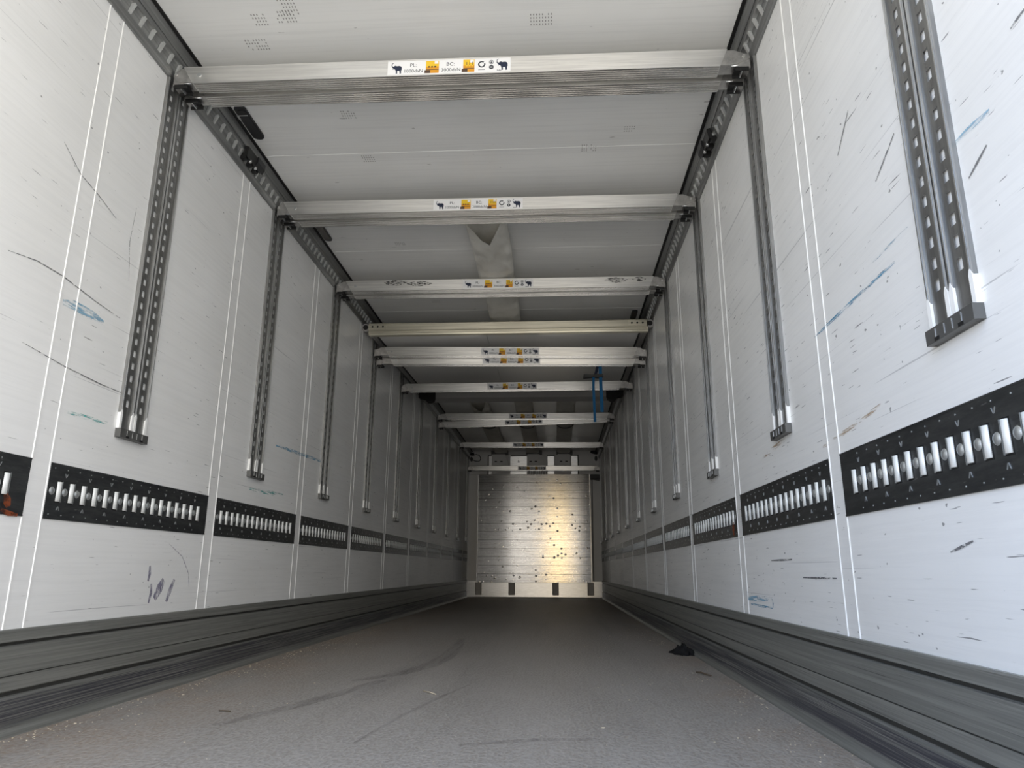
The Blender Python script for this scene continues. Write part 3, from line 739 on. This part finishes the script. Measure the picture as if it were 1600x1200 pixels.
# ------------------------------------------------------------------ roof lamps, rail clamps, embossed dots
def lamp(label, xc, yc, wid, ln, lens, strip):
    t = thing('roof_lamp', label, 'lamp', (xc, yc, H), group='roof lamps')
    def oval(w, l, r, n=8):
        pts = []
        for (sx, sy, a0) in ((1, 1, 0), (-1, 1, 90), (-1, -1, 180), (1, -1, 270)):
            for i in range(n + 1):
                a = math.radians(a0 + 90 * i / n); pts.append((sx * (w / 2 - r) + r * math.cos(a), sy * (l / 2 - r) + r * math.sin(a)))
        return pts
    b = MB(); b.prism(oval(wid, ln, wid * 0.48), lambda p, q, z: (p, q, z), -0.010, -0.0005); b.build('base', 'black', t)
    b = MB(); b.prism(oval(wid * 0.8, ln * 0.8, wid * 0.36), lambda p, q, z: (p, q, z), -0.013, -0.010); b.build('lens', lens, t)
    if strip:
        b = MB(); b.box((-wid * 0.46, -ln * 0.27, -0.0145), (wid * 0.40, -ln * 0.25, -0.0132)); b.box((-wid * 0.62, -ln * 0.24, -0.0105), (-wid * 0.42, -ln * 0.13, -0.006))
        b.build('clip', 'lip', t)
lamp('long black oval roof lamp beside the left rail, behind the nearest beams', 0.117, 3.06, 0.058, 0.275, 'black', True)
lamp('smoked roof lamp beside the left rail, behind the second beam pair', 0.112, 4.25, 0.050, 0.275, 'lens', False)
lamp('dark roof lamp beside the right rail, before the champagne bar', 2.330, 5.95, 0.050, 0.215, 'lens', False)
def clamp(label, s, y):
    X = lambda d: d if s > 0 else W - d
    t = thing('rail_clamp', label, 'clamp', (0, 0, 0), group='clamps on the ceiling rails')
    b = MB()
    def bx(d0, d1, y0, y1, z0, z1): b.box((min(X(d0), X(d1)), y0, z0), (max(X(d0), X(d1)), y1, z1))
    for yy in (0.0, 0.065, 0.13): bx(0.008, 0.047, y + yy, y + yy + 0.028, 2.540, 2.566)
    b.prism([(0.040, 2.552), (0.056, 2.545), (0.064, 2.600), (0.046, 2.606)], lambda p, q, yy: (X(p), yy, q), y - 0.004, y + 0.165)
    b.build('jaw', 'darkmetal', t)
    for yy in (0.045, 0.11):
        b = MB(); b.cyl((X(0.052), y + yy, 2.550), (X(0.054), y + yy, 2.538), 0.008, 10); b.build('bolt', 'lip', t)
    b = MB(); b.prism([(0.056, 2.55), (0.070, 2.575), (0.072, 2.605), (0.06, 2.60)], lambda p, q, yy: (X(p), yy, q), y + 0.10, y + 0.19); b.build('lever', 'black', t)
clamp('dark steel clamp on the left ceiling rail between first and second beams', 1, 3.20)
clamp('dark steel clamp on the right ceiling rail between first and second beams', -1, 3.17)
def dots(x, y, nx, ny, dx=0.012, dy=0.018, sk=0.0):
    b = MB()
    for i in range(nx):
        for j in range(ny):
            px, py = x + i * dx + sk * j, y + j * dy
            if R.random() < 0.12: continue
            b.box((px - 0.0022, py - 0.004, H - 0.0008), (px + 0.0022, py + 0.004, H))
    b.build('dot_patch', 'bracket', ceiling)['label'] = 'patch of small grey dots'
for (x, y, nx, ny) in ((0.335, 2.50, 8, 4), (0.555, 2.29, 6, 5), (0.60, 3.0, 6, 4), (0.60, 3.39, 6, 4), (1.79, 3.35, 7, 4), (1.63, 2.32, 4, 2), (0.52, 2.35, 7, 4), (0.9, 4.05, 5, 3), (0.55, 4.45, 6, 3), (1.55, 2.42, 8, 4), (2.0, 3.2, 5, 3), (0.42, 2.36, 5, 4), (0.62, 5.55, 6, 3)):
    dots(x, y, nx, ny)

# ------------------------------------------------------------------ far end: plank bulkhead, kick plate, cooling unit
def far_end():
    yb = L - 0.13
    t = thing('plank_bulkhead', 'dented bright aluminium plank bulkhead on the far wall', 'bulkhead', (0, 0, 0))
    b = MB(); n = 13; z0, z1 = 0.262, 2.205; ph = (z1 - z0) / n
    prof = [(L - 0.05, z1), (L - 0.05, z0)]
    for i in range(n):
        a = z0 + i * ph; prof += [(yb, a + 0.0005), (yb - 0.003, a + 0.003), (yb - 0.003, a + ph - 0.004), (yb, a + ph - 0.0015)]
    b.prism(prof, lambda p, q, x: (x, p, q), 0.200, 2.255)
    b.build('plank_wall', 'planks', t)
    for x in (0.188, 2.255):
        b = MB(); b.box((x, yb - 0.006, z0), (x + 0.014, L - 0.004, z1)); b.build('edge_trim', 'kick', t)
    for x in (0.190, 0.790, 1.578, 2.205):
        b = MB()
        b.box((x - 0.012, L - 0.10, 0.045), (x + 0.082, L - 0.096, 0.268)); b.box((x - 0.012, L - 0.14, 0.045), (x - 0.006, L - 0.096, 0.268)); b.box((x + 0.076, L - 0.14, 0.045), (x + 0.082, L - 0.096, 0.268))
        b.box((x - 0.022, L - 0.098, 0.05), (x + 0.092, L - 0.0945, 0.262), 2)
        b.build('support_bracket', ['bracket', 'kick', 'rubber'], t)
    b = MB(); b.box((0, L - 0.095, 0.015), (W, L, 0.140)); b.box((0, L - 0.090, 0.148), (W, L, 0.262)); b.box((0, L - 0.086, 0.138), (W, L, 0.15)); b.box((0, L - 0.05, 0.262), (0.18, L, 0.285)); b.box((2.28, L - 0.05, 0.262), (W, L, 0.285))
    struct(b.build('baseboard_front', 'kick'), 'pale kick plate along the foot of the far wall')
    u = thing('cooling_unit', 'grey cooling unit with three duct outlets above the plank bulkhead', 'cooling unit', (0, 0, 0))
    b = MB(); b.box((0.02, L - 0.05, 2.215), (W - 0.02, L, H))
    for x in (0.20, 0.215, 0.24, 0.255): b.box((x, L - 0.054, 2.32), (x + 0.005, L - 0.05, 2.58))
    b.build('housing', 'unit', u)
    for (x0, x1, z0_, z1_) in ((0.362, 0.378, 2.215, 2.575), (2.050, 2.066, 2.215, 2.575), (0.362, 0.43, 2.562, 2.575), (0.80, 1.10, 2.555, 2.572), (1.48, 1.62, 2.555, 2.572), (1.93, 2.066, 2.560, 2.575)):
        b = MB(); b.box((x0, L - 0.060, z0_), (x1, L - 0.048, z1_)); b.build('door_seal', 'rubber', u)
    for (x0, x1, z1_) in ((0.79, 1.10, 2.553), (1.49, 1.61, 2.553), (1.93, 2.048, 2.558), (0.385, 0.44, 2.558)):
        b = MB(); b.box((x0, L - 0.066, 2.215), (x1, L - 0.05, z1_)); b.build('cover_plate', 'kick', u)
    b = MB(); yf = L - 0.068
    for (z, w) in ((2.50, 0.006), (2.455, 0.004)): b.poly([(0.945 - w, z), (0.945 + w, z), (0.945, z + 0.014)], lambda p, q: (p, yf, q), 0)
    ring = [(0.945 + 0.02 * math.cos(a), 2.452 + 0.026 * math.sin(a)) for a in (math.pi / 2, math.pi * 7 / 6, math.pi * 11 / 6)]
    for i in range(3):
        p, q = Vector(ring[i]), Vector(ring[(i + 1) % 3]); nrm = Vector((-(q - p).y, (q - p).x)).normalized() * 0.0035
        b.poly([p - nrm, p + nrm, q + nrm, q - nrm], lambda p_, q_: (p_, yf, q_), 0)
    b.build('warning_mark', 'navy', u, fix=False)
    for (x0, x1, xt) in ((0.455, 0.70, 0.09), (1.112, 1.335, 0.175), (1.675, 1.905, -0.02)):
        b = MB(); y0 = L - 0.19
        b.prism([(x0, 2.30), (x0, 2.575), (x1, 2.575), (x1 + max(xt, 0.0) * 0.3, 2.50), (x1 + max(xt, 0.0), 2.30)], lambda p, q, y: (p, y, q), y0, L - 0.05)
        o = b.build('duct_outlet', 'unit', u)
        for fr in (0.28, 0.72):
            b = MB(); b.box((x0 + (x1 - x0) * fr - 0.022, y0 - 0.002, 2.425), (x0 + (x1 - x0) * fr + 0.022, y0 + 0.001, 2.445)); b.build('vent_slot', 'rubber', o)
        b = MB(); b.box((x0 - 0.02, L - 0.17, 2.578), (x1 + 0.05, L - 0.04, H)); b.build('neck', 'unitdark', o)
    # large lettering half hidden by the beam in front
    b = MB(); K = lambda px: 0.881 + (px - 267) / 1068 * 0.70
    strokes = [(398, 425, 412, 440), (430, 445, 470, 482), (575, 600, 610, 640), (640, 652, 640, 652), (682, 715, 690, 722), (752, 770, 752, 770), (845, 880, 850, 882), (915, 948, 915, 948), (985, 1012, 985, 1012), (1035, 1062, 1055, 1082), (1120, 1148, 1100, 1125), (1168, 1210, 1195, 1235)]
    for (a, e, c, d) in strokes:
        b.hexa([(K(a), L - 0.056, 2.212), (K(e), L - 0.056, 2.212), (K(e), L - 0.049, 2.212), (K(a), L - 0.049, 2.212), (K(c), L - 0.056, 2.30), (K(d), L - 0.056, 2.30), (K(d), L - 0.049, 2.30), (K(c), L - 0.049, 2.30)], 0)
    b.box((K(330), L - 0.053, 2.212), (K(1240), L - 0.0495, 2.30), 1)
    b.build('lettering', ['white', 'bracket'], u)['label'] = 'pale letters mostly hidden behind the beam'
    # cables and sensors
    s = thing('sensor', 'black oval sensor with a looped cable at the far left top corner', 'sensor', (0.055, L - 0.08, 2.50))
    b = MB(); b.cyl((0, -0.015, 0.0), (0, 0.028, 0.0), 0.026, 16); b.v = [(p[0], p[1], p[2] * 1.7) for p in b.v]; b.build('body', 'black', s)
    b = MB(); b.tube([(0.04, 0, 0.08), (0.09, -0.01, 0.09), (0.15, -0.01, 0.07), (0.175, 0, 0.02), (0.16, 0.005, -0.03), (0.12, 0.01, -0.04), (0.06, 0.02, -0.03), (0.02, 0.02, -0.01)], 0.007); b.tube([(-0.02, 0, 0.10), (0.02, 0, 0.095), (0.05, 0, 0.10)], 0.03); b.build('cable', 'black', s)
    s = thing('sensor', 'black oval sensor at the far right top corner', 'sensor', (2.392, L - 0.08, 2.505))
    b = MB(); b.cyl((0, -0.015, 0.0), (0, 0.028, 0.0), 0.026, 16); b.v = [(p[0], p[1], p[2] * 1.9) for p in b.v]; b.build('body', 'black', s)
    b = MB(); b.tube([(-0.10, 0, 0.13), (-0.02, 0, 0.12), (0.03, 0, 0.10)], [0.03, 0.04, 0.03]); b.build('cable', 'black', s)
    s = thing('hose', 'black hose and box running down the far right corner', 'hose', (2.325, L - 0.07, 0.3))
    b = MB(); b.box((-0.045, -0.10, 1.81), (0.125, 0.018, 1.895)); b.prism([(0.0, 1.81), (0.12, 1.79), (0.12, 1.82), (-0.03, 1.82)], lambda p, q, y: (p, y, q), -0.10, 0.018); b.build('junction_box', 'black', s)
    b = MB(); b.tube([(-0.016, 0, 1.82), (-0.018, 0, 1.6), (-0.022, 0, 1.2), (-0.026, 0, 0.9), (-0.028, 0, 0.4), (-0.026, 0, -0.015)], 0.006); b.build('pipe', 'black', s)
far_end()

# ------------------------------------------------------------------ loose things on the floor
def rag():
    b = MB(); rr = random.Random(4)
    nx, ny = 22, 16
    for j in range(ny + 1):
        for i in range(nx + 1):
            u, v = i / nx - 0.5, j / ny - 0.5
            e = max(0.0, 1 - (abs(2 * u) ** 2.2 + abs(2 * v) ** 2.0))
            z = 0.004 + e * (0.030 + 0.040 * max(0, u + 0.3)) * (0.75 + 0.35 * math.sin(17 * u + 9 * v) + 0.25 * math.sin(31 * v - 8 * u))
            b.v.append((u * 0.17 * (1 - 0.25 * abs(2 * v)) + 0.012 * math.sin(v * 14), v * 0.22 + 0.015 * math.sin(u * 15), max(z, 0.002)))
    for j in range(ny):
        for i in range(nx):
            a = j * (nx + 1) + i; b.f.append((a, a + 1, a + nx + 2, a + nx + 1)); b.mi.append(0); b.sm.append(True)
    n = len(b.v); b.v += [(x, y, 0.0) for (x, y, z) in b.v]
    for j in range(ny):
        for i in range(nx):
            a = n + j * (nx + 1) + i; b.f.append((a, a + nx + 1, a + nx + 2, a + 1)); b.mi.append(0); b.sm.append(True)
    edge = [i for i in range(nx + 1)] + [(j + 1) * (nx + 1) + nx for j in range(ny)] + [ny * (nx + 1) + i for i in reversed(range(nx))] + [j * (nx + 1) for j in reversed(range(1, ny))]
    for q in range(len(edge)):
        a, c = edge[q], edge[(q + 1) % len(edge)]; b.f.append((a, c, n + c, n + a)); b.mi.append(0); b.sm.append(True)
    o = b.build('rag', 'rag'); o.location = (2.375, 4.60, 0.0); o.rotation_euler = (0, 0, 0.25)
    o.scale = (0.72, 1.0, 1.05)
    tag(o, 'crumpled black rag on the floor against the right skirting', 'rag')
rag()
b = MB(); b.tube([(2.302, 3.76, 0.005), (2.318, 3.72, 0.008), (2.335, 3.68, 0.006), (2.350, 3.645, 0.005)], [0.003, 0.0045, 0.004, 0.0035], 6); tag(b.build('twig', 'twig'), 'short dark twig on the floor near the right skirting', 'twig')
b = MB(); b.tube([(1.085, 3.10, 0.003), (1.115, 3.065, 0.005), (1.148, 3.025, 0.003)], 0.0022, 5); tag(b.build('splinter', 'straw'), 'pale splinter lying on the middle of the floor', 'splinter')
b = MB(); b.tube([(0.455, 2.625, 0.003), (0.475, 2.622, 0.004), (0.50, 2.617, 0.003)], 0.0022, 5); tag(b.build('splinter', 'twig'), 'dark splinter on the floor near the left skirting', 'splinter')
def crumbs():
    b = MB(); rr = random.Random(11)
    for n in range(1100):
        q = rr.random()
        if q < 0.55: x = 0.035 + abs(rr.gauss(0, 0.10)); y = rr.uniform(2.0, 7.0)
        elif q < 0.78: x = W - 0.035 - abs(rr.gauss(0, 0.09)); y = rr.uniform(2.0, 6.5)
        else: x = rr.uniform(0.1, 2.35); y = rr.uniform(1.9, 8.0)
        if not 0.033 < x < W - 0.033 or (x > 2.25 and 4.4 < y < 4.8): continue
        s = rr.uniform(0.0004, 0.0013) * (1.7 if rr.random() < 0.05 else 1.0); a = rr.uniform(0, 3.14); l = s * rr.uniform(1, 3.0)
        c, d = math.cos(a), math.sin(a)
        pts = [(x + c * l - d * s, y + d * l + c * s), (x - c * l - d * s, y - d * l + c * s), (x - c * l + d * s, y - d * l - c * s), (x + c * l + d * s, y + d * l - c * s)]
        b.hexa([(p[0], p[1], 0.0) for p in pts] + [(p[0], p[1], s * 1.3) for p in pts])
    o = b.build('floor_crumbs', 'straw'); o['kind'] = 'stuff'; tag(o, 'pale crumbs and grit scattered along the floor edges', 'debris')
crumbs()

# ------------------------------------------------------------------ scuffs, pen strokes and stains on walls, beams, floor
SM = dict(blue=m_scuff('faded_blue_scuff', (0.20, 0.42, 0.58), (0.40, 0.62), (1, 10, 120), 0.75), green=m_scuff('green_scuff', (0.10, 0.45, 0.42), (0.46, 0.62), (1, 10, 120), 0.8),
          pen=m_scuff('blue_crayon', (0.05, 0.27, 0.45), (0.40, 0.62), (1, 16, 200), 0.8), purple=m_scuff('grey_purple_smear', (0.20, 0.18, 0.28), (0.30, 0.6), (1, 90, 25), 0.7),
          brown=m_scuff('brown_scrape', (0.42, 0.28, 0.15), (0.46, 0.64), (1, 8, 110), 0.6), black=m_scuff('black_scuff', (0.02, 0.02, 0.02), (0.46, 0.58), (38, 1, 120), 0.85),
          dark=m_scuff('dark_scratch', (0.12, 0.12, 0.13), (0.35, 0.5), (1, 30, 60), 0.7), rust=m_scuff('rust', (0.22, 0.055, 0.02), (0.34, 0.56), (1, 40, 50), 0.95),
          tyre=m_scuff('tyre_mark', (0.10, 0.09, 0.085), (0.2, 0.85), (30, 2, 1), 0.32))
def wall_mark(wall, pts, w, mat, d=0.0012, label=None):
    """tapering stroke along pts (y, z) on a wall."""
    b = MB(); n = len(pts); up, lo = [], []
    for i, (y, z) in enumerate(pts):
        q0, q1 = pts[max(i - 1, 0)], pts[min(i + 1, n - 1)]
        ty, tz = q1[0] - q0[0], q1[1] - q0[1]; l = math.hypot(ty, tz) or 1
        ww = w * (0.25 + 0.75 * math.sin(math.pi * (i + 0.35) / (n - 0.3)))
        up.append((y - tz / l * ww, z + ty / l * ww)); lo.append((y + tz / l * ww, z - ty / l * ww))
    x = d if wall is wall_l else W - d
    for i in range(n - 1):
        b.face([(x, *lo[i]), (x, *lo[i + 1]), (x, *up[i + 1]), (x, *up[i])])
    o = b.build('scuff_mark', SM[mat], wall)
    if label: o['label'] = label
    return o
wall_mark(wall_l, [(2.14, 1.336), (2.19, 1.345), (2.25, 1.343), (2.30, 1.345), (2.36, 1.34)], 0.020, 'blue', label='faded blue scuff')
wall_mark(wall_l, [(2.25, 0.985), (2.32, 0.986), (2.40, 0.988), (2.47, 0.992)], 0.009, 'green', label='green scuff')
wall_mark(wall_l, [(3.74, 0.893), (3.90, 0.897), (4.05, 0.902), (4.22, 0.908)], 0.012, 'green', label='green scuff')
wall_mark(wall_l, [(4.05, 1.18), (4.35, 1.190), (4.65, 1.20), (4.95, 1.21)], 0.012, 'blue', label='faded blue scuff')
wall_mark(wall_l, [(2.872, 0.49), (2.878, 0.46), (2.872, 0.43)], 0.010, 'purple', label='grey smear')
wall_mark(wall_l, [(2.90, 0.42), (2.905, 0.385), (2.895, 0.345)], 0.009, 'purple', label='grey smear')
wall_mark(wall_l, [(2.99, 0.435), (2.965, 0.40), (2.935, 0.36)], 0.024, 'purple', label='grey smear')
wall_mark(wall_l, [(3.075, 0.435), (3.05, 0.39), (3.03, 0.345)], 0.014, 'purple', label='grey smear')
wall_mark(wall_l, [(1.88, 1.40), (2.0, 1.42), (2.12, 1.42), (2.3, 1.40), (2.45, 1.39)], 0.0022, 'dark')
wall_mark(wall_l, [(2.02, 1.86), (2.12, 1.80), (2.22, 1.78), (2.34, 1.745)], 0.0022, 'dark')
wall_mark(wall_l, [(2.0, 1.15), (2.2, 1.13), (2.4, 1.12), (2.65, 1.12)], 0.0022, 'dark')
wall_mark(wall_l, [(2.45, 1.85), (2.44, 1.70), (2.47, 1.55)], 0.0014, 'dark')
wall_mark(wall_l, [(3.0, 0.58), (3.12, 0.53), (3.19, 0.46), (3.21, 0.40)], 0.0020, 'purple')
wall_mark(wall_r, [(2.22, 1.203), (2.03, 1.206), (1.86, 1.208), (1.66, 1.21)], 0.006, 'pen', label='blue crayon stroke')
wall_mark(wall_r, [(1.80, 1.255), (1.70, 1.26), (1.58, 1.262)], 0.0028, 'pen', label='blue crayon stroke')
wall_mark(wall_r, [(1.36, 1.335), (1.30, 1.334), (1.235, 1.328)], 0.007, 'blue', label='faded blue scuff')
wall_mark(wall_r, [(1.142, 1.430), (1.12, 1.434), (1.09, 1.436)], 0.003, 'dark')
wall_mark(wall_r, [(3.30, 0.365), (3.12, 0.372), (2.93, 0.378)], 0.012, 'blue', label='faded blue scuff')
wall_mark(wall_r, [(2.93, 0.378), (2.925, 0.36), (2.93, 0.345)], 0.006, 'pen')
wall_mark(wall_r, [(3.25, 0.345), (3.1, 0.343), (2.93, 0.343)], 0.005, 'pen')
wall_mark(wall_r, [(2.25, 0.853), (2.12, 0.862), (1.98, 0.876)], 0.008, 'brown', label='brown scrape')
wall_mark(wall_r, [(1.97, 0.875), (1.90, 0.884), (1.83, 0.893)], 0.006, 'brown', label='brown scrape')
wall_mark(wall_r, [(2.9, 0.92), (2.75, 0.93), (2.6, 0.945)], 0.010, 'brown', label='brown scrape')
for (y, z, l, sl) in ((1.30, 0.42, 0.05, 0), (1.25, 0.36, 0.04, 0), (1.6, 0.52, 0.09, 0.02), (2.55, 0.46, 0.3, 0), (2.9, 0.52, 0.25, 0), (1.33, 1.24, 0.07, 0.03), (1.42, 1.02, 0.06, 0), (1.7, 1.45, 0.12, 0.06), (1.9, 1.65, 0.1, 0.08)):
    wall_mark(wall_r, [(y, z), (y - l / 2, z + sl / 2), (y - l, z + sl)], 0.0035, 'dark')
wall_mark(wall_l, [(2.035, 0.690), (2.045, 0.672), (2.055, 0.655)], 0.016, 'rust', 0.0078, 'rust stain')
wall_mark(wall_l, [(2.03, 0.645), (2.06, 0.637), (2.10, 0.634)], 0.008, 'rust', 0.0055, 'rust stain')
wall_mark(wall_r, [(3.43, 0.70), (3.44, 0.665), (3.43, 0.640)], 0.022, 'rust', 0.0078, 'rust stain')
def beam_mark(beam, x0, x1, z0, z1):
    b = MB(); cx = W / 2
    n = 10; pts = [(x0 + (x1 - x0) * i / n - cx, (z0 + z1) / 2 + (z1 - z0) / 2 * math.sin(math.pi * (i + 0.4) / (n + 0.8))) for i in range(n + 1)]
    pts += [(x0 + (x1 - x0) * i / n - cx, (z0 + z1) / 2 - (z1 - z0) / 2 * math.sin(math.pi * (i + 0.4) / (n + 0.8))) for i in reversed(range(n + 1))]
    b.poly(pts, lambda p, q: (p, -0.0362, q), 0)
    b.build('scuff_mark', SM['black'], beam)['label'] = 'black scuff'
beam_mark(b3, 0.37, 0.56, -0.005, 0.038); beam_mark(b3, 0.55, 0.74, -0.012, 0.03); beam_mark(b3, 2.0, 2.17, -0.01, 0.034); beam_mark(b3, 2.2, 2.30, 0.0, 0.034)
def tyre(pts, w):
    b = MB(); n = len(pts)
    L_, R_ = [], []
    for i, (x, y) in enumerate(pts):
        q0, q1 = pts[max(i - 1, 0)], pts[min(i + 1, n - 1)]
        tx, ty = q1[0] - q0[0], q1[1] - q0[1]; l = math.hypot(tx, ty); ww = w * (0.3 + 0.7 * math.sin(math.pi * (i + 0.4) / (n - 0.2)))
        L_.append((x - ty / l * ww, y + tx / l * ww, 0.0008)); R_.append((x + ty / l * ww, y - tx / l * ww, 0.0008))
    for i in range(n - 1): b.face([R_[i], R_[i + 1], L_[i + 1], L_[i]])
    b.build('tyre_mark', SM['tyre'], floor_o)['label'] = 'dark curved tyre mark'
tyre([(0.72, 3.35), (0.88, 3.6), (0.97, 3.9), (1.00, 4.3), (0.99, 4.8), (0.95, 5.4)], 0.05)
tyre([(1.05, 2.2), (1.10, 2.6), (1.18, 3.0), (1.25, 3.3)], 0.010)
tyre([(0.55, 2.4), (0.68, 2.75), (0.78, 3.1), (0.85, 3.4)], 0.04)
tyre([(1.35, 2.2), (1.55, 2.28), (1.75, 2.31)], 0.02)
